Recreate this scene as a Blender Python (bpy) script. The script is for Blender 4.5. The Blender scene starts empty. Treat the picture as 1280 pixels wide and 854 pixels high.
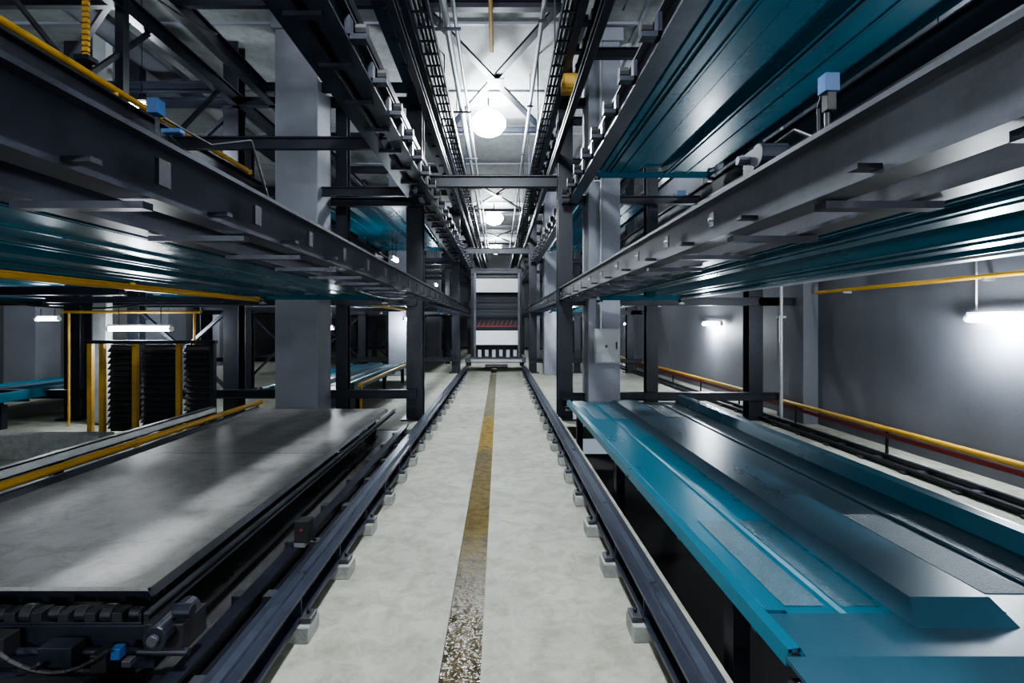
import bpy, math, random
from mathutils import Vector
random.seed(7)
S = bpy.context.scene
try:
    S.view_settings.look = 'AgX - Medium High Contrast'
except Exception as ex:
    print("look not set", ex)

# ---------------------------------------------------------------- materials
def mat(name, col, rough=0.5, metal=0.0, var=0.25, scale=3.0, bump=0.0, bscale=60, stretch=(1,1,1), col2=None, spec=0.5, dirt=0.0):
    m = bpy.data.materials.new(name); m.use_nodes = True
    nt = m.node_tree; N = nt.nodes; L = nt.links
    b = N["Principled BSDF"]
    b.inputs["Metallic"].default_value = metal
    b.inputs["Specular IOR Level"].default_value = spec
    tc = N.new("ShaderNodeTexCoord"); mp = N.new("ShaderNodeMapping")
    mp.inputs["Scale"].default_value = stretch
    L.new(tc.outputs["Object"], mp.inputs["Vector"])
    n = N.new("ShaderNodeTexNoise"); n.inputs["Scale"].default_value = scale
    n.inputs["Detail"].default_value = 8; n.inputs["Roughness"].default_value = 0.65
    L.new(mp.outputs[0], n.inputs["Vector"])
    r = N.new("ShaderNodeValToRGB")
    c2 = col2 if col2 else tuple(min(1, c*(1+var)) for c in col)
    c1 = tuple(c*(1-var) for c in col)
    r.color_ramp.elements[0].position = 0.3; r.color_ramp.elements[1].position = 0.7
    r.color_ramp.elements[0].color = (*c1, 1); r.color_ramp.elements[1].color = (*c2, 1)
    L.new(n.outputs["Fac"], r.inputs[0]); out = r.outputs[0]
    if dirt > 0:
        n4 = N.new("ShaderNodeTexNoise"); n4.inputs["Scale"].default_value = 5.5; n4.inputs["Detail"].default_value = 12
        n4.inputs["Roughness"].default_value = 0.75; n4.inputs["Distortion"].default_value = 0.6
        L.new(tc.outputs["Object"], n4.inputs["Vector"])
        r4 = N.new("ShaderNodeValToRGB"); r4.color_ramp.elements[0].position = 0.36; r4.color_ramp.elements[1].position = 0.56
        r4.color_ramp.elements[0].color = (1-dirt, 1-dirt*1.05, 1-dirt*1.15, 1); r4.color_ramp.elements[1].color = (1,1,1,1)
        L.new(n4.outputs["Fac"], r4.inputs[0])
        mx = N.new("ShaderNodeMix"); mx.data_type='RGBA'; mx.blend_type='MULTIPLY'; mx.inputs["Factor"].default_value=1
        L.new(out, mx.inputs["A"]); L.new(r4.outputs[0], mx.inputs["B"]); out = mx.outputs["Result"]
    L.new(out, b.inputs["Base Color"])
    mr = N.new("ShaderNodeMapRange")
    mr.inputs["To Min"].default_value = max(0.03, rough-0.12); mr.inputs["To Max"].default_value = min(1, rough+0.15)
    L.new(n.outputs["Fac"], mr.inputs["Value"]); L.new(mr.outputs[0], b.inputs["Roughness"])
    if bump > 0:
        n2 = N.new("ShaderNodeTexNoise"); n2.inputs["Scale"].default_value = bscale
        L.new(tc.outputs["Object"], n2.inputs["Vector"])
        bp = N.new("ShaderNodeBump"); bp.inputs["Strength"].default_value = bump; bp.inputs["Distance"].default_value = 0.01
        L.new(n2.outputs["Fac"], bp.inputs["Height"]); L.new(bp.outputs[0], b.inputs["Normal"])
    return m

def emis(name, col, s):
    m = bpy.data.materials.new(name); m.use_nodes = True
    b = m.node_tree.nodes["Principled BSDF"]
    b.inputs["Base Color"].default_value = (*col, 1)
    b.inputs["Emission Color"].default_value = (*col, 1)
    b.inputs["Emission Strength"].default_value = s
    return m

M_floor = mat("concrete_floor", (0.345, 0.345, 0.295), 0.6, 0, 0.24, 0.9, 0.25, 40, dirt=0.32, spec=0.35)
M_ceil = mat("ceiling_panel", (0.25, 0.265, 0.265), 0.8, 0, 0.2, 0.6, dirt=0.25)
M_wall = mat("grey_wall_paint", (0.115, 0.121, 0.142), 0.6, 0, 0.18, 0.8, 0.1, 30)
M_wallL = mat("far_wall_paint", (0.10, 0.105, 0.11), 0.7, 0, 0.2, 0.8)
M_pit_shade = mat("pit_painted_shade", (0.006, 0.006, 0.007), 0.8, 0, 0.3, 2)  # near-black colour stands for the shadow under the right pallet
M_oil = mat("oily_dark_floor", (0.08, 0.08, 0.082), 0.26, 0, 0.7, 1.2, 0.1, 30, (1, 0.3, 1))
M_steel = mat("dark_steel_paint", (0.012, 0.014, 0.023), 0.4, 0.2, 0.3, 4)
M_beam = mat("slate_beam_paint", (0.022, 0.025, 0.039), 0.36, 0.3, 0.35, 3, dirt=0.2)
M_grey = mat("grey_beam_paint", (0.080, 0.085, 0.10), 0.36, 0.4, 0.35, 3, 0, 60, (1, .3, 1), dirt=0.25)
M_rail = mat("rail_steel", (0.038, 0.043, 0.065), 0.32, 0.4, 0.35, 5, 0, 60, (1, .2, 1), dirt=0.2)
M_railtop = mat("rail_running_strip", (0.13, 0.15, 0.20), 0.3, 0.8, 0.2, 6)
M_col = mat("grey_column_paint", (0.19, 0.20, 0.235), 0.6, 0, 0.15, 1.5, 0.15, 50)
M_conc = mat("plinth_concrete", (0.31, 0.32, 0.30), 0.8, 0, 0.3, 10, 0.4, 60)
M_teal = mat("teal_pallet_paint", (0.008, 0.100, 0.155), 0.27, 0.1, 0.10, 0.8, 0.04, 40, (1, .4, 1))
M_slate = mat("slate_pallet_paint", (0.028, 0.078, 0.115), 0.30, 0.2, 0.2, 1.5, 0.05, 40, (1, .3, 1))
M_tread = mat("worn_tread_plate", (0.026, 0.080, 0.115), 0.38, 0.2, 0.45, 30, 0.8, 160)
M_tread2 = mat("worn_tread_plate_slate", (0.032, 0.072, 0.10), 0.38, 0.2, 0.45, 30, 0.8, 160)
M_deck = mat("dusty_deck_steel", (0.32, 0.31, 0.30), 0.42, 0.1, 0.35, 1.4, 0.1, 60, (1, .35, 1), dirt=0.3)
M_yel = mat("yellow_pipe_paint", (0.50, 0.28, 0.025), 0.4, 0, 0.15, 3)
M_yeld = mat("yellow_gate_paint", (0.40, 0.23, 0.03), 0.5, 0, 0.25, 3)
M_red = mat("red_paint", (0.20, 0.015, 0.015), 0.45, 0, 0.2, 3)
M_blue = mat("blue_sensor_plastic", (0.018, 0.075, 0.20), 0.4, 0, 0.1, 3)
M_white = mat("white_panel", (0.70, 0.72, 0.72), 0.5, 0, 0.05, 2)
M_silver = mat("galvanised_steel", (0.38, 0.40, 0.42), 0.4, 0.35, 0.15, 4)
M_barr = mat("barrier_white_steel", (0.62, 0.64, 0.66), 0.4, 0.0, 0.15, 4)
M_cab = mat("cabinet_paint", (0.36, 0.37, 0.39), 0.45, 0.0, 0.06, 4)
M_black = mat("black_rubber", (0.009, 0.009, 0.011), 0.5, 0, 0.3, 5)
M_louv = mat("louver_dark", (0.012, 0.013, 0.015), 0.7, 0, 0.3, 4)
M_lamp = emis("lamp_glow", (0.93, 0.97, 1.0), 80)
M_lampbig = emis("highbay_glow", (0.93, 0.97, 1.0), 140)

# ---------------------------------------------------------------- builder
class B:
    def __init__(s, name):
        s.name = name; s.v = []; s.f = []; s.mi = []; s.mats = []
    def m(s, mt):
        if mt not in s.mats: s.mats.append(mt)
        return s.mats.index(mt)
    def hexa(s, P, mt):
        o = len(s.v); s.v += [tuple(p) for p in P]; k = s.m(mt)
        for q in ((0,3,2,1),(4,5,6,7),(0,1,5,4),(1,2,6,5),(2,3,7,6),(3,0,4,7)):
            s.f.append(tuple(o+i for i in q)); s.mi.append(k)
    def box(s, x0,x1,y0,y1,z0,z1, mt):
        if x0>x1: x0,x1=x1,x0
        s.hexa([(x0,y0,z0),(x1,y0,z0),(x1,y1,z0),(x0,y1,z0),(x0,y0,z1),(x1,y0,z1),(x1,y1,z1),(x0,y1,z1)], mt)
    def bar(s, p, q, w, h, mt, up=(0,0,1)):
        p=Vector(p); q=Vector(q); d=(q-p).normalized(); u=Vector(up)
        if abs(d.dot(u))>0.98: u=Vector((0,1,0))
        a=d.cross(u).normalized()*(w/2); b=a.cross(d).normalized()*(h/2)
        s.hexa([p-a-b,p+a-b,p+a+b,p-a+b,q-a-b,q+a-b,q+a+b,q-a+b], mt)
    def cyl(s, p, q, r, mt, n=12):
        p=Vector(p); q=Vector(q); d=(q-p).normalized(); u=Vector((0,0,1))
        if abs(d.z)>0.95: u=Vector((1,0,0))
        a=d.cross(u).normalized(); b=a.cross(d); o=len(s.v); k=s.m(mt)
        for c in (p,q):
            for i in range(n):
                t=2*math.pi*i/n; s.v.append(tuple(c+a*math.cos(t)*r+b*math.sin(t)*r))
        for i in range(n):
            j=(i+1)%n; s.f.append((o+i,o+j,o+n+j,o+n+i)); s.mi.append(k)
        s.f.append(tuple(o+i for i in reversed(range(n)))); s.mi.append(k)
        s.f.append(tuple(o+n+i for i in range(n))); s.mi.append(k)
    def pipe(s, pts, r, mt, n=10):
        for a,b in zip(pts[:-1], pts[1:]): s.cyl(a,b,r,mt,n)
    def sag(s, p, q, drop, r, mt, n=8):
        p=Vector(p); q=Vector(q); pts=[]
        for i in range(n+1):
            t=i/n; c=p.lerp(q,t); c.z-=drop*4*t*(1-t); pts.append(c)
        s.pipe(pts,r,mt,6)
    def iby(s, xc,y0,y1,z0,z1,w,mt,t=0.018):
        s.box(xc-w/2,xc+w/2,y0,y1,z1-t,z1,mt); s.box(xc-w/2,xc+w/2,y0,y1,z0,z0+t,mt)
        s.box(xc-t/2,xc+t/2,y0,y1,z0+t,z1-t,mt)
    def ibx(s, x0,x1,yc,z0,z1,w,mt,t=0.018):
        s.box(x0,x1,yc-w/2,yc+w/2,z1-t,z1,mt); s.box(x0,x1,yc-w/2,yc+w/2,z0,z0+t,mt)
        s.box(x0,x1,yc-t/2,yc+t/2,z0+t,z1-t,mt)
    def ibz(s, xc,yc,z0,z1,w,mt,t=0.022):
        s.box(xc-w/2,xc+w/2,yc-w/2,yc-w/2+t,z0,z1,mt); s.box(xc-w/2,xc+w/2,yc+w/2-t,yc+w/2,z0,z1,mt)
        s.box(xc-t/2,xc+t/2,yc-w/2+t,yc+w/2-t,z0,z1,mt)
        s.box(xc-w*.8,xc+w*.8,yc-w*.8,yc+w*.8,z0,z0+0.025,mt)
    def cby(s, x,y0,y1,z0,z1,w,mt,t=0.015):
        s.box(x,x+math.copysign(t,w),y0,y1,z0,z1,mt)
        s.box(x,x+w,y0,y1,z1-t,z1,mt); s.box(x,x+w,y0,y1,z0,z0+t,mt)
    def sheet(s, prof, y0, y1, th, mts):
        for i,(a,b) in enumerate(zip(prof[:-1],prof[1:])):
            dx,dz=b[0]-a[0],b[1]-a[1]; l=math.hypot(dx,dz); nx,nz=dz/l*th,-dx/l*th
            mt = mts[i] if isinstance(mts,list) else mts
            s.hexa([(a[0]+nx,y0,a[1]+nz),(b[0]+nx,y0,b[1]+nz),(b[0]+nx,y1,b[1]+nz),(a[0]+nx,y1,a[1]+nz),
                    (a[0],y0,a[1]),(b[0],y0,b[1]),(b[0],y1,b[1]),(a[0],y1,a[1])], mt)
    def done(s, bevel=0):
        me=bpy.data.meshes.new(s.name); me.from_pydata(s.v,[],s.f); me.update()
        for mt in s.mats: me.materials.append(mt)
        me.polygons.foreach_set("material_index", s.mi)
        o=bpy.data.objects.new(s.name, me); S.collection.objects.link(o)
        if bevel:
            bv=o.modifiers.new("bevel","BEVEL"); bv.width=bevel; bv.segments=2; bv.limit_method='ANGLE'
        return o

Y0, Y1 = -3.0, 36.0
# ---------------------------------------------------------------- room shell
b=B("floor")
b.box(-13,-1.28,8.0,Y1,-0.2,0,M_floor)
b.box(-13,-4.05,Y0,8.0,-0.2,0,M_floor)
b.box(-1.28,-0.29,Y0,Y1,-0.2,0,M_floor)
b.box(-0.09,0.93,Y0,Y1,-0.2,0,M_floor)
b.box(0.93,1.07,Y0,Y1,-0.5,0.06,M_floor)
b.box(1.07,5.4,8.2,Y1,-0.2,0,M_floor)
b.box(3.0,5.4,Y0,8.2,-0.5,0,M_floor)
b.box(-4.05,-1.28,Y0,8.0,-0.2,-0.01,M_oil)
b.box(1.07,3.0,Y0,8.2,-0.55,-0.45,M_pit_shade)
b.box(1.07,1.075,Y0,8.2,-0.45,-0.01,M_pit_shade)
b.box(2.99,3.0,Y0,8.2,-0.45,-0.01,M_pit_shade)
b.box(-0.29,-0.09,Y0,Y1,-0.2,-0.06,M_floor)
b.done()

md=bpy.data.materials.new("drain_channel_wet"); md.use_nodes=True
nt=md.node_tree; N=nt.nodes; L=nt.links; pb=N["Principled BSDF"]
tc=N.new("ShaderNodeTexCoord"); sx=N.new("ShaderNodeSeparateXYZ"); L.new(tc.outputs["Object"],sx.inputs[0])
nz=N.new("ShaderNodeTexNoise"); nz.inputs["Scale"].default_value=6; nz.inputs["Detail"].default_value=6; L.new(tc.outputs["Object"],nz.inputs["Vector"])
ad=N.new("ShaderNodeMath"); ad.operation='MULTIPLY_ADD'; ad.inputs[1].default_value=1.6; L.new(nz.outputs["Fac"],ad.inputs[0]); L.new(sx.outputs["Y"],ad.inputs[2])
mr=N.new("ShaderNodeMapRange"); mr.inputs["From Min"].default_value=2.3; mr.inputs["From Max"].default_value=16.3; L.new(ad.outputs[0],mr.inputs[0])
rp=N.new("ShaderNodeValToRGB"); e=rp.color_ramp.elements
e[0].position=0.0; e[0].color=(0.085,0.072,0.045,1); e[1].position=1.0; e[1].color=(0.17,0.16,0.115,1)
for p,c in ((0.13,(0.08,0.062,0.03,1)),(0.18,(0.11,0.075,0.012,1)),(0.30,(0.12,0.085,0.018,1)),(0.36,(0.10,0.075,0.025,1)),(0.40,(0.23,0.15,0.015,1)),(0.52,(0.22,0.15,0.02,1)),(0.57,(0.16,0.145,0.09,1))):
    q=e.new(p); q.color=c
nd=N.new("ShaderNodeTexNoise"); nd.inputs["Scale"].default_value=14; nd.inputs["Detail"].default_value=10; L.new(tc.outputs["Object"],nd.inputs["Vector"])
rd=N.new("ShaderNodeValToRGB"); rd.color_ramp.elements[0].position=.35; rd.color_ramp.elements[1].position=.6; rd.color_ramp.elements[0].color=(.5,.5,.5,1)
L.new(nd.outputs["Fac"],rd.inputs[0])
mx=N.new("ShaderNodeMix"); mx.data_type='RGBA'; mx.blend_type='MULTIPLY'; mx.inputs["Factor"].default_value=1
L.new(mr.outputs[0],rp.inputs[0]); L.new(rp.outputs[0],mx.inputs["A"]); L.new(rd.outputs[0],mx.inputs["B"]); L.new(mx.outputs["Result"],pb.inputs["Base Color"])
m3=N.new("ShaderNodeMapRange"); m3.inputs["From Min"].default_value=2.5; m3.inputs["From Max"].default_value=4.2
m3.inputs["To Min"].default_value=0.15; m3.inputs["To Max"].default_value=0.65; L.new(sx.outputs["Y"],m3.inputs[0]); L.new(m3.outputs[0],pb.inputs["Roughness"])
m4=N.new("ShaderNodeMapRange"); m4.inputs["From Min"].default_value=2.8; m4.inputs["From Max"].default_value=4.2
m4.inputs["To Min"].default_value=0.6; m4.inputs["To Max"].default_value=0.14; L.new(sx.outputs["Y"],m4.inputs[0]); L.new(m4.outputs[0],pb.inputs["Specular IOR Level"])
n3=N.new("ShaderNodeTexNoise"); n3.inputs["Scale"].default_value=22; L.new(tc.outputs["Object"],n3.inputs["Vector"])
m2=N.new("ShaderNodeMapRange"); m2.inputs["From Min"].default_value=2.5; m2.inputs["From Max"].default_value=5.0
m2.inputs["To Min"].default_value=0.9; m2.inputs["To Max"].default_value=0.15; L.new(sx.outputs["Y"],m2.inputs[0])
bp=N.new("ShaderNodeBump"); bp.inputs["Distance"].default_value=0.02
L.new(m2.outputs[0],bp.inputs["Strength"])
L.new(n3.outputs["Fac"],bp.inputs["Height"]); L.new(bp.outputs[0],pb.inputs["Normal"])
b=B("drain_channel"); b.box(-0.29,-0.09,Y0,17,-0.06,-0.02,md); b.done()

b=B("ceiling"); b.box(-13,5.6,Y0,Y1,6.7,6.9,M_ceil)
y=1.0
while y<35:
    b.box(-13,5.6,y,y+0.05,6.66,6.7,M_col); y+=2.4
for x in (-2.4,2.3): b.box(x,x+0.05,Y0,Y1,6.67,6.7,M_col)
b.done()
b=B("wall_right"); b.box(5.4,5.6,Y0,Y1,-0.5,6.9,M_wall)
b.box(5.15,5.4,8.4,9.2,0,6.7,M_wall); b.box(5.15,5.4,19.4,20.2,0,6.7,M_wall); b.done()
b=B("wall_left"); b.box(-13.2,-13,Y0,Y1,-0.2,6.9,M_wallL); b.done()
b=B("wall_back"); b.box(-13.2,5.6,Y1,Y1+0.2,-0.2,6.9,M_wallL); b.done()

# ---------------------------------------------------------------- concrete columns
def column(x0,x1,y0,y1):
    b=B("structural_column"); b.box(x0,x1,y0,y1,0,6.7,M_col); b.box(x0-.05,x1+.05,y0-.05,y1+.05,6.45,6.7,M_col)
    b.done(0.015)
for y in (8.0,16.2,24.5):
    column(-3.62,-2.93,y,y+0.65)
    column(1.50,2.04,y+.35,y+0.95)
column(-12.2,-11.4,12.2,12.9); column(-12.2,-11.4,20.2,20.9)
column(-8.9,-8.2,12.3,13.0); column(-8.9,-8.2,20.0,20.7)

# ---------------------------------------------------------------- corridor rails & plinths
for xc in (-1.145,0.855):
    b=B("guide_rail")
    b.iby(xc,Y0,17.0,0.09,0.235,0.15,M_rail,0.02)
    b.box(xc-0.02,xc+0.02,Y0,17.0,0.235,0.258,M_railtop)
    for i in range(27):
        y=0.05+i*0.66
        b.box(xc-.07,xc+.07,y,y+.012,0.11,0.215,M_rail)
    b.done()
b=B("concrete_rail_plinths")
for i in range(-3,25):
    y=0.67+i*0.66
    for xa,xb,s in ((-1.25,-1.0,1),(0.705,0.925,-1)):
        j=random.uniform(-.03,.03); k=random.uniform(-.015,.015)
        b.box(xa+k,xb+k,y+j,y+0.16+j,0,0.088,M_conc)
        xi = xb-0.04 if s>0 else xa+0.04
        b.box(xi-.03,xi+.03,y+.03+j,y+.13+j,0.088,0.12,M_grey)
        b.cyl((xi,y+.08+j,0.12),(xi,y+.08+j,0.145),0.012,M_black,6)
b.done(0.006)

# ---------------------------------------------------------------- pallets
def pallet(x0,x1,y0,y1,z,upper=False):
    b=B("car_parking_pallet"); w=x1-x0
    T,D=M_teal,M_slate
    f=lambda t:x0+w*t
    zb=z-.055
    prof=[(f(0.0),zb),(f(0.006),z+.005),(f(0.03),z+.012),(f(0.042),z-.006),(f(0.085),z-.006),(f(0.092),z-.02),(f(0.20),z-.02),(f(0.208),z-.032),(f(0.222),z-.032),(f(0.23),z-.02),(f(0.34),z-.02),(f(0.375),z+.05),(f(0.56),z+.05),(f(0.578),z-.02),(f(0.584),z-.045),(f(0.598),z-.045),(f(0.604),z-.02),(f(0.76),z-.02),(f(0.767),z-.032),(f(0.78),z-.032),(f(0.787),z-.02),(f(0.94),z-.02),(f(0.955),z+.09),(f(0.995),z+.10),(f(1.0),zb)]
    if upper:
        b.sheet(prof,y0,y1,0.014,T)
        for t in (0.12,0.62): b.box(f(t),f(t)+.03,y0+.05,y1-.05,z-.055,z-.034,D)
    else:
        e=.27
        ms=[T]*10+[D]*3+[M_black]*3+[D]*5+[T]*3
        b.sheet(prof,y0+e,y1-e,0.014,ms)
        for ya,yb,ys in ((y0,y0+e,1),(y1-e,y1,-1)):
            pe=[(f(0.0),zb),(f(0.006),z+.005),(f(0.03),z+.012),(f(0.042),z-.02),(f(0.94),z-.02),(f(0.955),z+.09),(f(0.995),z+.10),(f(1.0),zb)]
            b.sheet(pe,ya,yb,0.014,[T,T,T,D,T,T,T])
            yi=y0+e if ys>0 else y1-e; yo=yi-ys*.10
            b.hexa([(f(.345),yo,z-.021),(f(.575),yo,z-.021),(f(.578),yi,z-.021),(f(.34),yi,z-.021),
                    (f(.345),yo,z-.018),(f(.575),yo,z-.018),(f(.56),yi,z+.05),(f(.375),yi,z+.05)],D)
        for i in range(7):
            y=y0+0.3+(y1-y0-.6)*i/6
            b.box(f(0.02),f(0.98),y-.02,y+.02,z-.11,z-.046,D)
        for t in (0.25,0.70): b.cby(f(t),y0+.05,y1-.05,z-.12,z-.046,0.06,D,0.01)
        for ys,ye in ((y0+e+.05,y0+1.25),(y1-1.4,y1-.4)):
            b.box(f(0.10),f(0.195),ys,ye,z-.02,z-.0165,M_tread); b.box(f(0.235),f(0.325),ys,ye,z-.02,z-.0165,M_tread)
            b.box(f(0.63),f(0.755),ys+.1,ye+.1,z-.02,z-.0165,M_tread2); b.box(f(0.792),f(0.92),ys+.1,ye+.1,z-.02,z-.0165,M_tread2)
    for ye,s in ((y0,-1),(y1,1)):
        b.hexa([(f(.0),ye,z-.035),(f(1),ye,z-.035),(f(1)-.05,ye+s*.07,z-.10),(f(0)+.05,ye+s*.07,z-.10),
                (f(.0),ye,z-.02),(f(1),ye,z-.02),(f(1)-.05,ye+s*.07,z-.085),(f(0)+.05,ye+s*.07,z-.085)],T if upper else D)
    for xx in (f(0.02),f(0.98)):
        for yy in (y0-.05,y1+.05):
            b.cyl((xx,yy,z-.13),(xx,yy,z-.10),0.05,M_black,14)
            b.cyl((xx,yy,z-.15),(xx,yy,z-.09),0.018,M_silver,10)
            b.box(xx-.04,xx+.04,yy-.03,yy+.03,z-.165,z-.145,M_silver)
    if not upper:   # carrying frame standing in the bay
        for xx in (f(.06),f(.94)):
            for yy in (y0+.6,(y0+y1)/2,y1-.6): b.box(xx-.04,xx+.04,yy-.05,yy+.05,(-.45 if x0>0 else 0),z-.11,M_steel)
    return b.done()
pallet(1.02+.03,2.86,1.82,7.75,0.50)
pallet(1.58,2.95,0.3,7.9,2.18,True)
pallet(1.50,3.36,0.6,7.75,4.10,True)
pallet(-3.76,-1.76,0.4,7.75,2.18,True)
pallet(-4.5,-2.7,9.3,15.0,0.50)
pallet(-3.75,-1.76,9.3,15.5,2.18,True)
pallet(-3.75,-1.76,9.3,15.5,4.10,True)
pallet(1.58,3.0,9.3,15.5,4.10,True)
pallet(1.58,3.0,9.3,15.5,2.18,True)
pallet(-9.9,-7.9,7.4,12.0,0.50)
pallet(-9.9,-7.9,3.6,8.6,2.18,True)
pallet(-3.75,-1.76,17.8,23.5,2.18,True)
pallet(1.58,3.0,17.8,23.5,2.18,True)
pallet(-7.2,-5.0,9.6,15.2,2.30,True)
pallet(-7.2,-5.1,2.5,7.4,2.30,True)

# left dusty deck
b=B("dusty_deck_platform")
b.sheet([(-3.72,0.34),(-3.70,0.44),(-3.62,0.40),(-1.72,0.40),(-1.70,0.36)],2.45,7.6,0.02,[M_grey,M_grey,M_deck,M_grey])
for y in (2.6,3.9,5.2,6.5,7.5): b.box(-3.66,-1.80,y-.03,y+.03,0.26,0.375,M_steel)
b.cby(-1.66,2.3,7.8,0.31,0.36,0.04,M_grey,0.010)
b.box(-3.6,-1.75,4.98,4.985,0.40,0.4015,M_steel)
for x in (-3.5,-2.7,-1.9):
    for y in (2.7,5.0,7.4): b.ibz(x,y,-0.01,0.26,0.10,M_steel)
b.done()
b=B("transfer_track_rail")
b.iby(-1.46,1.2,7.8,-.01,0.12,0.08,M_steel)
for i in range(9): b.box(-1.62,-1.34,1.5+i*.75,1.58+i*.75,-.01,0.05,M_grey)
b.done()
b=B("photoelectric_sensor")
b.box(-1.45,-1.37,3.50,3.62,0.12,0.16,M_silver); b.box(-1.44,-1.34,3.48,3.58,0.16,0.31,M_black)
b.cyl((-1.39,3.475,0.25),(-1.39,3.485,0.25),0.010,M_red,12); b.cyl((-1.38,3.6,0.16),(-1.38,3.72,0.08),0.012,M_black,8)
b.done(0.006)

b=B("chain_drive_assembly")
b.box(-3.7,-1.6,2.30,2.40,0.10,0.30,M_steel)
b.box(-3.7,-1.55,2.30,2.42,0.30,0.315,M_steel)
for i in range(16):
    x=-3.6+i*0.125
    r=0.026+0.012*((i*7)%3)/2
    b.cyl((x,2.33,0.345),(x+.05,2.33,0.345),r,M_black,12); b.box(x+.05,x+.10,2.30,2.37,0.315,0.345+r*.4,M_black)
b.cyl((-3.6,2.27,0.20),(-1.42,2.27,0.20),0.018,M_steel,10); b.cyl((-3.6,2.2,0.12),(-2.0,2.2,0.12),0.03,M_steel,10)
b.box(-1.62,-1.44,2.26,2.44,0.20,0.33,M_black)
b.cyl((-1.53,2.2,0.30),(-1.53,2.46,0.30),0.055,M_steel,14); b.cyl((-1.53,2.18,0.30),(-1.53,2.2,0.30),0.025,M_grey,12)
b.cyl((-1.50,2.3,0.37),(-1.42,2.3,0.37),0.03,M_steel,12)
b.box(-1.71,-1.67,2.18,2.22,0.22,0.27,M_blue); b.box(-1.80,-1.73,2.18,2.26,0.16,0.24,M_black); b.box(-1.67,-1.63,2.19,2.23,0.18,0.21,M_grey)
b.box(-2.05,-1.9,2.2,2.28,0.14,0.26,M_steel); b.box(-2.3,-2.2,2.2,2.28,0.2,0.3,M_black)
b.cyl((-2.15,2.08,0.10),(-1.75,2.08,0.10),0.10,M_black,18); b.cyl((-1.75,2.08,0.10),(-1.68,2.08,0.10),0.06,M_steel,14)
b.sag((-2.2,2.16,0.28),(-1.7,2.16,0.28),.10,0.010,M_black); b.sag((-2.7,2.18,0.26),(-2.0,2.16,0.22),.14,0.010,M_black); b.sag((-3.2,2.2,0.25),(-2.25,2.2,0.25),.16,0.012,M_black)
for x in (-3.4,-2.6,-1.8): b.box(x-.04,x+.04,2.32,2.40,-.01,0.10,M_steel)
b.done(0.003)

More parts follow.
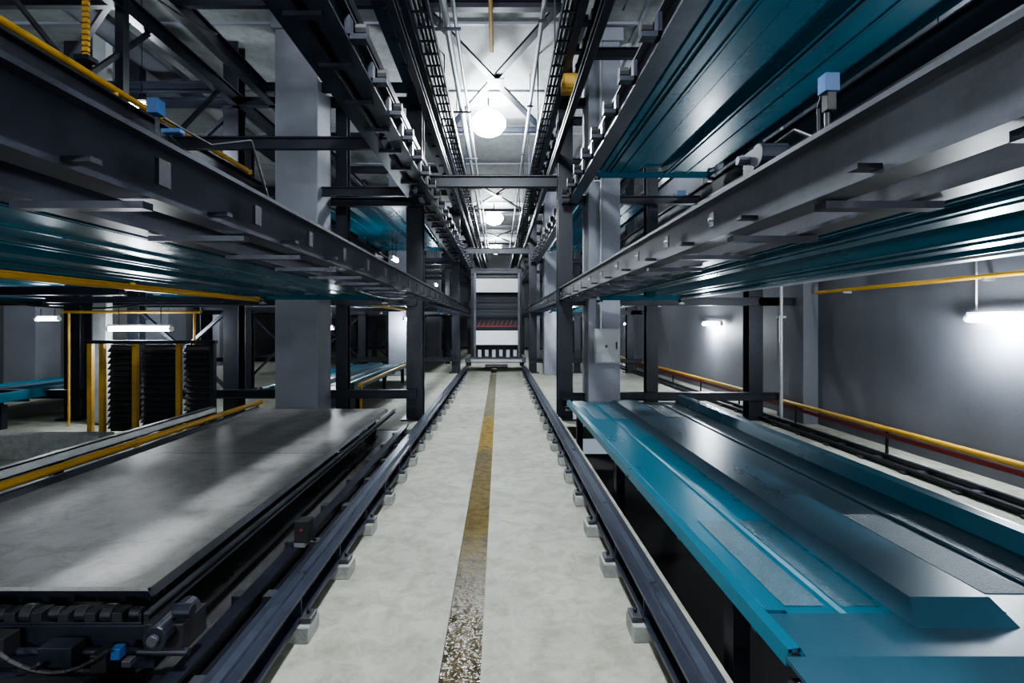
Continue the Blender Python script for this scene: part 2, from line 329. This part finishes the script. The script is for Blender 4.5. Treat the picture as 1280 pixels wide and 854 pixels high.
# ---------------------------------------------------------------- steel racks
FY=(-2.0,8.9,17.3,25.8)
def rack_left():
    b=B("steel_rack_frame")
    for y in FY:
        for x,w in ((-1.50,0.28),(-2.80,0.2),(-4.75,0.26),(-6.5,0.2),(-7.55,0.28),(-10.2,0.26)):
            b.ibz(x,y,0,6.7,w,M_steel)
        for z in (0.40,2.02,3.75,5.5):
            b.ibx(-7.6,-1.45,y-.22,z,z+.15,0.12,M_steel)
            b.ibx(-10.3,-7.6,y-.22,z,z+.15,0.12,M_steel)
        for z0,z1 in ((0.5,2.0),(2.2,3.75),(3.9,5.5)):
            b.bar((-4.8,y-.05,z0),(-6.5,y-.05,z1),.07,.05,M_beam); b.bar((-6.5,y,z0),(-4.8,y,z1),.07,.05,M_beam)
    for yy in (12.9,21.2):
        for x in (-4.75,-6.5,-2.2):
            b.ibz(x,yy,0,6.7,.18,M_steel)
        b.ibx(-6.5,-1.6,yy,2.02,2.12,.1,M_steel)
        b.bar((-4.8,yy,.3),(-6.5,yy,2.0),.06,.05,M_beam); b.bar((-6.5,yy+.05,.3),(-4.8,yy+.05,2.0),.06,.05,M_beam)
    for x,mt in ((-1.22,M_beam),(-1.64,M_beam),(-3.95,M_steel),(-4.6,M_beam),(-7.5,M_steel)):
        b.iby(x,Y0,33,2.12,2.34,.12,mt)
    for z,h in ((3.78,.24),(5.5,.24)):
        for x,mt,w in ((-1.18,M_steel,.16),(-1.44,M_beam,.16),(-3.95,M_steel,.14),(-4.6,M_beam,.12),(-7.5,M_steel,.12)):
            b.iby(x,Y0,33,z,z+h,w,mt)
    b.iby(-1.0,Y0,33,4.62,4.74,.08,M_steel)
    b.box(-1.36,-1.26,Y0,33,4.4,4.5,M_steel)
    for i in range(50):
        y=0.35+i*0.66
        b.box(-1.65,-1.2,y,y+.05,2.09,2.115,M_beam)
        b.box(-1.16,-1.145,y,y+.06,2.17,2.26,M_steel)
        b.box(-1.16,-1.08,y+.3,y+.34,2.13,2.145,M_steel)
        for z in (3.78,5.5):
            b.box(-1.12,-.98,y,y+.09,z+.02,z+.06,M_steel); b.box(-1.14,-1.10,y,y+.09,z+.02,z+.2,M_steel)
            b.cyl((-1.06,y+.045,z+.10),(-.98,y+.045,z+.10),0.05,M_black,10)
            b.box(-1.44,-1.18,y+.3,y+.36,z-.03,z,M_steel)
    for i in range(14):
        y=1.6+i*2.2
        b.box(-7.5,-4.6,y,y+.10,2.05,2.15,M_beam)
        if y>9.5 and y<15.3:
            b.ibx(-3.95,-1.22,y,5.53,5.7,0.08,M_steel); continue
        for z in (3.78,5.5):
            if i!=1 or z>5: b.ibx(-3.95,-1.22,y,z+.03,z+.18,0.07,M_steel)
            b.ibx(-7.5,-4.6,y,z+.03,z+.2,0.08,M_steel)
    for y in (1.6,3.8,6.0):
        for z in (3.85,5.6):
            b.bar((-4.7,y,z),(-7.4,y+2.2,z),.06,.06,M_steel)
    for y in (3.8,6.0,12.6,14.8,21):
        b.box(-4.65,-4.55,y,y+.1,3.9,6.7,M_steel); b.box(-1.27,-1.19,y,y+.08,5.7,6.7,M_steel)
    for y in (3.2,5.4):
        b.bar((-4.6,y,2.3),(-4.6,y+2,3.8),.07,.07,M_beam); b.bar((-4.6,y+2,2.3),(-4.6,y,3.8),.07,.05,M_beam)
        b.box(-4.65,-4.55,y,y+.1,2.3,3.8,M_steel)
    for y in (5.0,6.6):
        b.bar((-4.6,y,3.9),(-4.6,y+1.5,5.5),.05,.05,M_steel)
    for x in (-5.3,-6.9): b.iby(x,Y0,33,4.6,4.75,.1,M_steel)
    b.bar((-6.2,5.0,6.6),(-5.0,7.2,3.9),.05,.05,M_grey); b.bar((-7.4,4.2,6.6),(-5.6,4.2,5.6),.05,.05,M_grey)
    b.bar((-3.9,4.0,6.6),(-2.4,4.0,5.65),.05,.05,M_beam); b.bar((-2.4,6.2,6.6),(-3.9,6.2,5.65),.05,.05,M_beam)
    b.box(-5.9,-5.5,Y0,30,5.95,5.98,M_grey); b.box(-5.92,-5.88,Y0,30,5.95,6.05,M_grey); b.box(-5.52,-5.48,Y0,30,5.95,6.05,M_grey)
    return b.done()
rack_left()
def rack_right():
    b=B("steel_rack_frame")
    for y in FY:
        for x,w in ((1.17,0.26),(2.72,0.2),(4.55,0.24)):
            b.ibz(x,y,0,6.7,w,M_steel)
        for z in (0.36,2.02,3.80,5.5):
            b.ibx(1.1,4.9,y-.2,z,z+.14,0.12,M_steel)
        b.ibx(4.55,5.4,y-.2,2.02,2.16,.12,M_steel)
    b.iby(1.12,Y0,33,2.12,2.34,.12,M_grey); b.iby(1.46,Y0,33,2.12,2.34,.12,M_grey); b.iby(3.12,Y0,33,2.12,2.34,.12,M_silver)  # outer beam takes the light silver colour to paint in its lit rim
    for z,h in ((3.80,.26),(5.5,.24)):
        b.iby(1.28,Y0,33,z,z+h,0.17,M_grey); b.iby(3.5,Y0,33,z,z+h,.12,M_steel); b.iby(4.5,Y0,33,z,z+h,.12,M_beam)
    for i in range(50):
        y=0.35+i*0.66
        b.box(1.1,1.5,y,y+.06,2.09,2.115,M_beam)
        if i>2:
            b.box(1.05,1.06,y+.1,y+.15,2.18,2.25,M_grey)
            b.cyl((1.035,y+.125,2.215),(1.05,y+.125,2.215),0.009,M_silver,6)
        b.box(0.99,1.06,y+.36,y+.40,2.13,2.145,M_steel)
        b.box(1.18,1.38,y,y+.08,2.20,2.28,M_beam)
        for z in (3.80,5.5):
            b.box(1.05,1.2,y,y+.09,z+.02,z+.06,M_steel); b.box(1.17,1.2,y,y+.09,z+.02,z+.2,M_steel)
            b.cyl((1.05,y+.045,z+.10),(1.13,y+.045,z+.10),0.05,M_black,10)
    b.iby(1.0,Y0,33,5.5,5.74,0.12,M_steel); b.iby(1.0,Y0,33,4.62,4.74,.08,M_steel)
    for i in range(13):
        y=2.4+i*2.4
        b.ibx(1.3,3.5,y,5.55,5.7,0.08,M_steel)
    for y in (17.5,21):
        b.ibx(1.3,3.5,y,3.83,3.96,0.08,M_steel)
    for y in (6.4,12.6,14.8,21):
        b.box(1.0,1.08,y,y+.08,5.7,6.7,M_steel)
    return b.done()
rack_right()

for y in FY[1:]:
    b=B("corridor_portal_brace")
    b.ibx(-1.36,1.04,y,4.15,4.35,0.14,M_steel)
    b.ibx(-1.1,.9,y-1.7,6.26,6.38,0.12,M_steel); b.ibx(-1.2,1.0,y+2.9,6.26,6.38,0.12,M_steel)
    b.bar((-1.1,y-1.7,6.3),(1.05,y+2.9,6.3),.12,.05,M_steel); b.bar((.9,y-1.7,6.34),(-1.2,y+2.9,6.34),.12,.05,M_steel)
    b.box(-.22,0.1,y+.35,y+.75,6.27,6.29,M_steel)
    b.done()

b=B("ceiling_conduit_pipes")
for x,z,r,mt in ((-0.75,6.0,.05,M_silver),(-0.62,6.0,.03,M_silver),(0.62,6.1,.035,M_col)):
    b.cyl((x,Y0,z),(x,34,z),r,mt,12)
for i in range(12):
    y=1.5+i*2.8
    b.box(-.95,-.55,y,y+.04,5.92,5.95,M_steel)
    b.cyl((-.85,y+.02,5.95),(-.85,y+.02,6.7),.01,M_steel,6); b.box(.56,.68,y,y+.04,6.04,6.065,M_steel); b.cyl((.62,y+.02,6.1),(.62,y+.02,6.7),.01,M_steel,6)
b.done()
for xa,xb,zz in ((-1.02,-.80,5.28),(.72,.92,5.28)):
    b=B("cable_ladder_tray")
    b.box(xa,xa+.02,Y0,33,zz,zz+.09,M_beam); b.box(xb-.02,xb,Y0,33,zz,zz+.09,M_beam)
    for i in range(118): b.box(xa,xb,Y0+i*.3,Y0+.03+i*.3,zz+.01,zz+.03,M_beam)
    for k in range(3): b.cyl((xa+.06+k*.05,Y0,zz+.05),(xa+.06+k*.05,33,zz+.05),.018,M_black,8)
    for i in range(12): b.box(xa-.01,xa+.01,.8+i*2.8,.84+i*2.8,zz,6.7,M_steel)
    b.done()
b=B("yellow_ceiling_pipe"); b.cyl((-.12,2.0,6.1),(-.12,8.0,6.1),.03,M_yel)
for y in (2.5,5,7.8): b.cyl((-.12,y,6.1),(-.12,y,6.7),.01,M_steel,6)
b.done()
b=B("orange_junction_box"); b.box(.95,1.19,7.50,7.66,5.22,5.50,M_yeld); b.box(.98,1.16,7.47,7.50,5.26,5.46,M_yeld); b.done(0.01)

b=B("sagging_power_cables")
for x,z,y0,y1,d in ((-4.4,3.75,1.5,4.5,.25),(-4.4,3.75,4.5,7.5,.2),(-3.9,3.78,2.0,5.0,.22),(-3.9,5.5,3.5,6.5,.25),(-1.64,2.12,5,8,.08),(1.3,5.5,3,6,.15),(3.5,3.8,8,11,.2),(-5.5,2.1,4.5,8,.2)):
    b.sag((x,y0,z),(x+.2,y1,z),d,.014,M_black)
b.done()

# gear motors sitting on the upper rack beams
def gearmotor(x,y,z):
    b=B("gear_motor_unit")
    b.box(x-.14,x+.14,y-.12,y+.30,z,z+.02,M_steel)
    b.box(x-.08,x+.08,y-.10,y+.06,z+.02,z+.20,M_blue)
    b.cyl((x,y+.06,z+.12),(x,y+.28,z+.12),.075,M_steel,18)
    for k in range(5): b.cyl((x,y+.08+k*.04,z+.12),(x,y+.09+k*.04,z+.12),.085,M_steel,18)
    b.cyl((x+.08,y-.02,z+.12),(x+.16,y-.02,z+.12),.03,M_silver,12)
    b.box(x-.04,x+.04,y+.12,y+.2,z+.19,z+.23,M_black)
    b.done(0.004)
for p in ((-4.6,4.6,2.34),(-4.6,6.6,4.02),(-3.95,3.3,4.02),(-1.66,5.6,2.34),(3.5,9.6,4.06),(-7.5,6.5,2.34)): gearmotor(*p)

# ---------------------------------------------------------------- yellow guard pipes
def guard(pts, r=0.03, posts=None, zb=0, mt=M_yel):
    b=B("yellow_guard_pipe"); b.pipe(pts,r,mt,12)
    if posts:
        for (x,y,z) in posts: b.cyl((x,y,zb),(x,y,z),r*.8,mt,10)
    for p in pts: b.cyl((p[0],p[1],p[2]-r),(p[0],p[1],p[2]+r),r,mt,12)
    return b.done()
guard([(-4.02,Y0,4.15),(-4.02,8.0,4.15)],0.035,[(-4.02,2.5,4.15),(-4.02,5.2,4.15),(-4.02,7.95,4.15)],4.02)
guard([(-3.84,Y0,2.085),(-3.84,7.9,2.085)],0.033,[(-3.84,2.5,2.18),(-3.84,5.2,2.18),(-3.84,7.85,2.18)],2.085)
guard([(-3.80,2.4,0.46),(-3.80,7.9,0.46)],0.035,[(-3.80,2.5,.46),(-3.80,5.2,.46),(-3.80,7.8,.46)],-.01)
guard([(-2.62,9.3,0.56),(-2.62,15.2,0.56)],0.03,[(-2.62,9.4,.56),(-2.62,15.1,.56)],0)
guard([(-4.1,9.2,2.42),(-4.1,16.8,2.42)],0.03,[(-4.1,9.4,2.42),(-4.1,16.5,2.42)],2.3)
guard([(-1.66,9.2,4.22),(-1.66,16.8,4.22)],0.03,[(-1.66,9.4,4.22),(-1.66,16.5,4.22)],4.0)
guard([(-2.4,9.2,2.06),(-2.4,15,2.06)],0.03,[(-2.4,9.4,2.15),(-2.4,14.9,2.15)],2.06)
b=B("yellow_wall_pipe"); b.cyl((5.30,Y0,2.22),(5.30,8.3,2.22),0.026,M_yel)
for y in (1,3.2,5.4,7.6): b.box(5.28,5.4,y,y+.03,2.17,2.2,M_silver)
b.cyl((5.34,5.55,1.85),(5.34,5.55,3.4),0.01,M_white,8); b.done()
b=B("yellow_guard_pipe"); b.cyl((5.06,Y0,0.33),(5.06,24,0.33),0.035,M_yel)
b.box(5.05,5.09,Y0,24,0.22,0.27,M_red)
for i in range(12): b.cyl((5.08,.5+i*2,0),(5.08,.5+i*2,.31),.018,M_steel,8)
b.done()
b=B("wall_side_track_rails")
for x in (4.62,4.85): b.iby(x,Y0,24,0,0.07,0.05,M_steel)
for i in range(36): b.box(4.56,4.92,.3+i*.66,.38+i*.66,0,0.03,M_grey)
b.done()
b=B("white_downpipe"); b.cyl((4.90,8.62,0),(4.90,8.62,6.7),.03,M_silver); b.box(4.84,4.96,8.57,8.67,1.8,1.84,M_silver); b.done()

b=B("galvanised_barrier_beam")
b.cby(-3.94,2.2,6.9,0.46,0.55,-0.08,M_barr,0.012); b.cby(-4.00,2.2,6.9,0.24,0.33,-0.05,M_barr,0.012)
for y in (2.5,4.5,6.7): b.box(-4.09,-4.02,y,y+.08,0,0.54,M_steel)
b.done()

b=B("yellow_louvre_gate")
for x in (-6.20,-6.02,-5.52,-4.86): b.box(x-.035,x+.035,7.5,7.56,0,1.42,M_yeld)
b.box(-6.25,-4.3,7.5,7.58,1.40,1.45,M_steel); b.box(-4.38,-4.32,7.5,7.58,0,1.42,M_steel)
for xa,xb in ((-5.97,-5.57),(-5.47,-4.91),(-4.81,-4.40)):
    for i in range(14):
        z=.10+i*.09
        b.hexa([(xa,7.56,z),(xb,7.56,z),(xb,7.62,z+.03),(xa,7.62,z+.03),(xa,7.56,z+.012),(xb,7.56,z+.012),(xb,7.62,z+.075),(xa,7.62,z+.075)],M_louv)
    b.box(xa,xb,7.62,7.64,.05,1.38,M_louv)
b.done()
b=B("yellow_louvre_gate")
for x in (-3.9,-3.4,-2.9): b.box(x-.05,x+.05,17.9,18.0,0,1.5,M_yeld)
b.box(-3.95,-2.85,17.9,18.0,1.42,1.5,M_yeld)
for i in range(14): b.box(-3.85,-2.95,17.95,17.99,.1+i*.09,.16+i*.09,M_louv)
b.done()
b=B("concrete_kerb"); b.box(-8.2,-5.0,6.2,6.45,0,0.30,M_conc); b.done(0.01)
guard([(-7.3,8.3,1.90),(-5.0,8.3,1.90)],0.025,[(-7.2,8.3,1.90),(-5.1,8.3,1.90)],0,M_yeld)
b=B("grey_steel_post"); b.box(-6.85,-6.62,8.35,8.5,0,6.7,M_silver); b.box(-6.9,-6.57,8.3,8.55,0,.03,M_steel); b.done(0.01)

b=B("electrical_cabinet")
b.box(1.58,2.0,8.21,8.35,1.05,1.62,M_cab); b.box(1.60,1.98,8.19,8.21,1.07,1.60,M_cab)
b.box(1.75,1.79,8.182,8.19,1.31,1.35,M_red); b.box(1.93,1.95,8.175,8.19,1.28,1.40,M_black)
b.cyl((1.7,8.31,1.62),(1.7,8.31,6.6),.02,M_silver); b.done(0.006)

# ---------------------------------------------------------------- sensors/motors above level 2
b=B("blue_limit_sensor")
b.cyl((1.27,1.92,2.28),(1.27,1.92,2.52),.010,M_steel); b.box(1.23,1.33,1.88,1.96,2.345,2.36,M_steel)
b.box(1.245,1.30,1.89,1.94,2.59,2.66,M_blue); b.box(1.255,1.29,1.895,1.93,2.52,2.59,M_black)
b.pipe([(1.27,1.95,2.6),(1.30,2.02,2.58),(1.31,2.03,2.42),(1.25,2.0,2.36)],.007,M_black); b.done(0.003)
b=B("roller_drive_unit")
b.box(1.10,1.28,2.05,2.35,2.34,2.365,M_steel); b.cyl((1.10,2.12,2.42),(1.22,2.12,2.42),.05,M_beam,18); b.cyl((1.22,2.12,2.42),(1.26,2.12,2.42),.025,M_silver,14)
b.box(1.13,1.22,2.2,2.3,2.365,2.48,M_beam); b.cyl((1.08,2.25,2.44),(1.13,2.25,2.44),.02,M_grey,12)
b.pipe([(1.2,2.2,2.48),(1.25,2.1,2.52),(1.27,2.0,2.45)],.008,M_black); b.done(0.004)
b=B("blue_limit_sensor")
b.cyl((-1.62,2.35,2.33),(-1.62,2.35,2.68),.010,M_steel); b.box(-1.67,-1.57,2.3,2.4,2.335,2.35,M_steel)
b.box(-1.65,-1.60,2.32,2.38,2.69,2.76,M_blue); b.box(-1.59,-1.50,2.33,2.37,2.60,2.62,M_blue)
b.pipe([(-1.6,2.36,2.68),(-1.45,2.5,2.60),(-1.3,2.6,2.66),(-1.25,2.7,2.36)],.007,M_black)
b.sag((-1.6,2.36,2.62),(-1.25,3.1,2.36),.06,.006,M_black); b.done(0.003)
b=B("drive_chain")
for i in range(30):
    z=4.02+i*.05; b.box(-3.62,-3.57,4.3,4.33,z,z+.035,M_yeld)
b.box(-3.66,-3.53,4.26,4.37,3.98,4.02,M_steel)
b.done()

# ---------------------------------------------------------------- shuttle carriage at corridor end
b=B("transfer_shuttle_carriage"); y=17.6
b.box(-1.22,0.95,y,y+2.0,0.32,0.50,M_grey)
for x in (-1.145,0.855):
    for yy in (y+.3,y+1.7): b.cyl((x-.05,yy,0.2),(x+.05,yy,0.2),.14,M_steel,18)
for x in (-0.95,0.75): b.ibz(x,y+.4,0.5,3.7,0.14,M_steel)
b.box(-.82,.66,y-.05,y,0.96,1.46,M_white)
b.box(-.82,.66,y-.05,y,2.82,3.30,M_white)
b.box(-.88,.70,y+.45,y+.5,0.5,3.4,M_steel)
b.ibx(-.95,.75,y+.2,2.0,2.14,.1,M_steel); b.ibx(-.95,.75,y+.2,3.5,3.66,.1,M_steel)
b.box(-.8,.65,y+.0,y+.05,1.60,1.63,M_red)
for i in range(9): b.bar((-.75+i*.16,y+.02,1.62),(-.67+i*.16,y+.02,1.80),.025,.025,M_red)
for i in range(4): b.box(-.8,.65,y+.1,y+.14,1.95+i*.22,1.98+i*.22,M_beam)
for i in range(6): b.box(-.75+i*.25,-.63+i*.25,y-.08,y+.02,0.52+.03*(i%2),0.78,M_silver)
b.box(-1.0,.8,y-.1,y,0.36,0.44,M_silver); b.cyl((-.5,y-.06,.2),(.3,y-.06,.2),.07,M_steel)
b.box(-.9,-.82,y-.03,y+.05,.5,3.5,M_grey); b.box(.66,.74,y-.03,y+.05,.5,3.5,M_grey)
b.box(-.86,.68,y+.3,y+.35,3.36,3.7,M_steel)
b.done()

# ---------------------------------------------------------------- lamps
def light(name,loc,en,size=0.3,parent=None,col=(0.86,0.94,1.0)):
    l=bpy.data.lights.new(name,'POINT'); l.energy=en; l.color=col; l.shadow_soft_size=size
    o=bpy.data.objects.new(name,l); S.collection.objects.link(o); o.location=loc
    if parent: o.parent=parent
    return o
def highbay(x,y,z,en):
    b=B("high_bay_lamp")
    b.cyl((x,y,z+.1),(x,y,6.7),.02,M_steel); b.cyl((x,y,z+.02),(x,y,z+.12),.10,M_silver,20)
    k=b.m(M_lampbig); o=len(b.v); n=24
    rings=[(.12,.02),(.28,-.05),(.38,-.18),(.38,-.30),(.28,-.43),(.12,-.50)]
    for r,dz in rings:
        for i in range(n): b.v.append((x+r*math.cos(2*math.pi*i/n),y+r*math.sin(2*math.pi*i/n),z+dz))
    for j in range(len(rings)-1):
        for i in range(n):
            b.f.append((o+j*n+i,o+j*n+(i+1)%n,o+(j+1)*n+(i+1)%n,o+(j+1)*n+i)); b.mi.append(k)
    b.f.append(tuple(o+(len(rings)-1)*n+i for i in range(n))); b.mi.append(k)
    ob=b.done()
    light("bulb",(x,y,z-.70),en,.15,ob)
highbay(-0.24,11.0,6.38,800)
highbay(-0.22,2.2,6.25,800)
highbay(-0.22,20.5,6.30,260)
highbay(-0.22,29,6.30,150)
def tube(p,q,en,drop=None):
    p=Vector(p); q=Vector(q); b=B("led_tube_lamp"); d=(q-p).normalized()
    b.cyl(p,q,.04,M_lamp,12); b.cyl(p-d*.04,p,.045,M_white,12); b.cyl(q,q+d*.04,.045,M_white,12)
    u=Vector((0,0,.055)); b.bar(p+u,q+u,.09,.03,M_white)
    if drop:
        for t in (.15,.85):
            c=p+(q-p)*t; b.cyl(c+u,(c.x,c.y,drop),.008,M_steel,6)
    ob=b.done(); c=(p+q)/2
    light("tube_light",(c.x-(.12 if c.x>5.2 else 0),c.y,c.z-.15),en,.12,ob)
tube((5.32,4.9,1.76),(5.32,5.6,1.76),150)
tube((5.32,11.9,1.70),(5.32,12.9,1.70),170)
tube((5.32,20,1.70),(5.32,21,1.70),80)
tube((5.32,-0.6,1.76),(5.32,0.4,1.76),110)
tube((-6.4,8.15,1.62),(-5.41,8.15,1.62),60,2.02)
tube((-5.9,7.6,5.05),(-5.4,7.6,5.05),110,6.7)
tube((-11.5,6,6.3),(-10.3,6,6.3),120,6.7)
tube((-9.3,10,1.80),(-8.9,10,1.80),60,2.0)
tube((-4.3,12.2,1.60),(-4.1,12.2,1.60),50,2.1)
tube((-5.6,14,3.3),(-5.6,15,3.3),80,5.5)
tube((-5.9,3.0,6.3),(-5.9,4.2,6.3),100,6.7)
tube((-2.6,12.0,3.3),(-2.6,12.6,3.3),60,4.0)
tube((-3.0,15.6,1.85),(-3.0,16.0,1.85),120,2.1)  # added tube, brightens the teal pallet in the left bay
tube((2.3,15.6,1.85),(2.3,16.0,1.85),50,2.1)  # added fill tube, right-hand match of the left bay one
tube((-2.6,20.0,3.3),(-2.6,20.6,3.3),50,5.5)
tube((4.2,9.5,4.30),(4.2,10.3,4.30),90,5.5)
tube((5.0,4.8,4.95),(5.0,5.8,4.95),120,6.7)
tube((3.9,14,6.2),(3.9,15,6.2),60,6.7)
tube((-5.3,1.2,3.6),(-4.9,1.2,3.6),50,6.7)
tube((-11.5,19,3.0),(-10.5,19,3.0),80,6.7)
# lamps of the bay behind the viewer, between the rack levels; last one is added fill
tube((-3.1,-1.0,1.75),(-2.1,-1.0,1.75),230,2.1)
tube((1.7,-1.0,1.85),(2.5,-1.0,1.85),80,2.1)
tube((-2.8,-0.8,3.5),(-2.0,-0.8,3.5),50,5.5)
tube((1.9,-0.9,3.4),(2.7,-0.9,3.4),170,5.5)  # added to brighten the teal undersides of the upper pallets

w=bpy.data.worlds.new("world"); S.world=w; w.use_nodes=True
w.node_tree.nodes["Background"].inputs[0].default_value=(0.60,0.72,0.85,1)
w.node_tree.nodes["Background"].inputs[1].default_value=0.45

# ---------------------------------------------------------------- camera
c=bpy.data.cameras.new("camera"); c.sensor_width=36; c.lens=36*620/1280; c.clip_start=0.05
c.shift_x=0.0125; c.shift_y=-0.0172
co=bpy.data.objects.new("camera",c); S.collection.objects.link(co)
co.location=(0,0,1.7); co.rotation_euler=(math.radians(90),0,0); S.camera=co
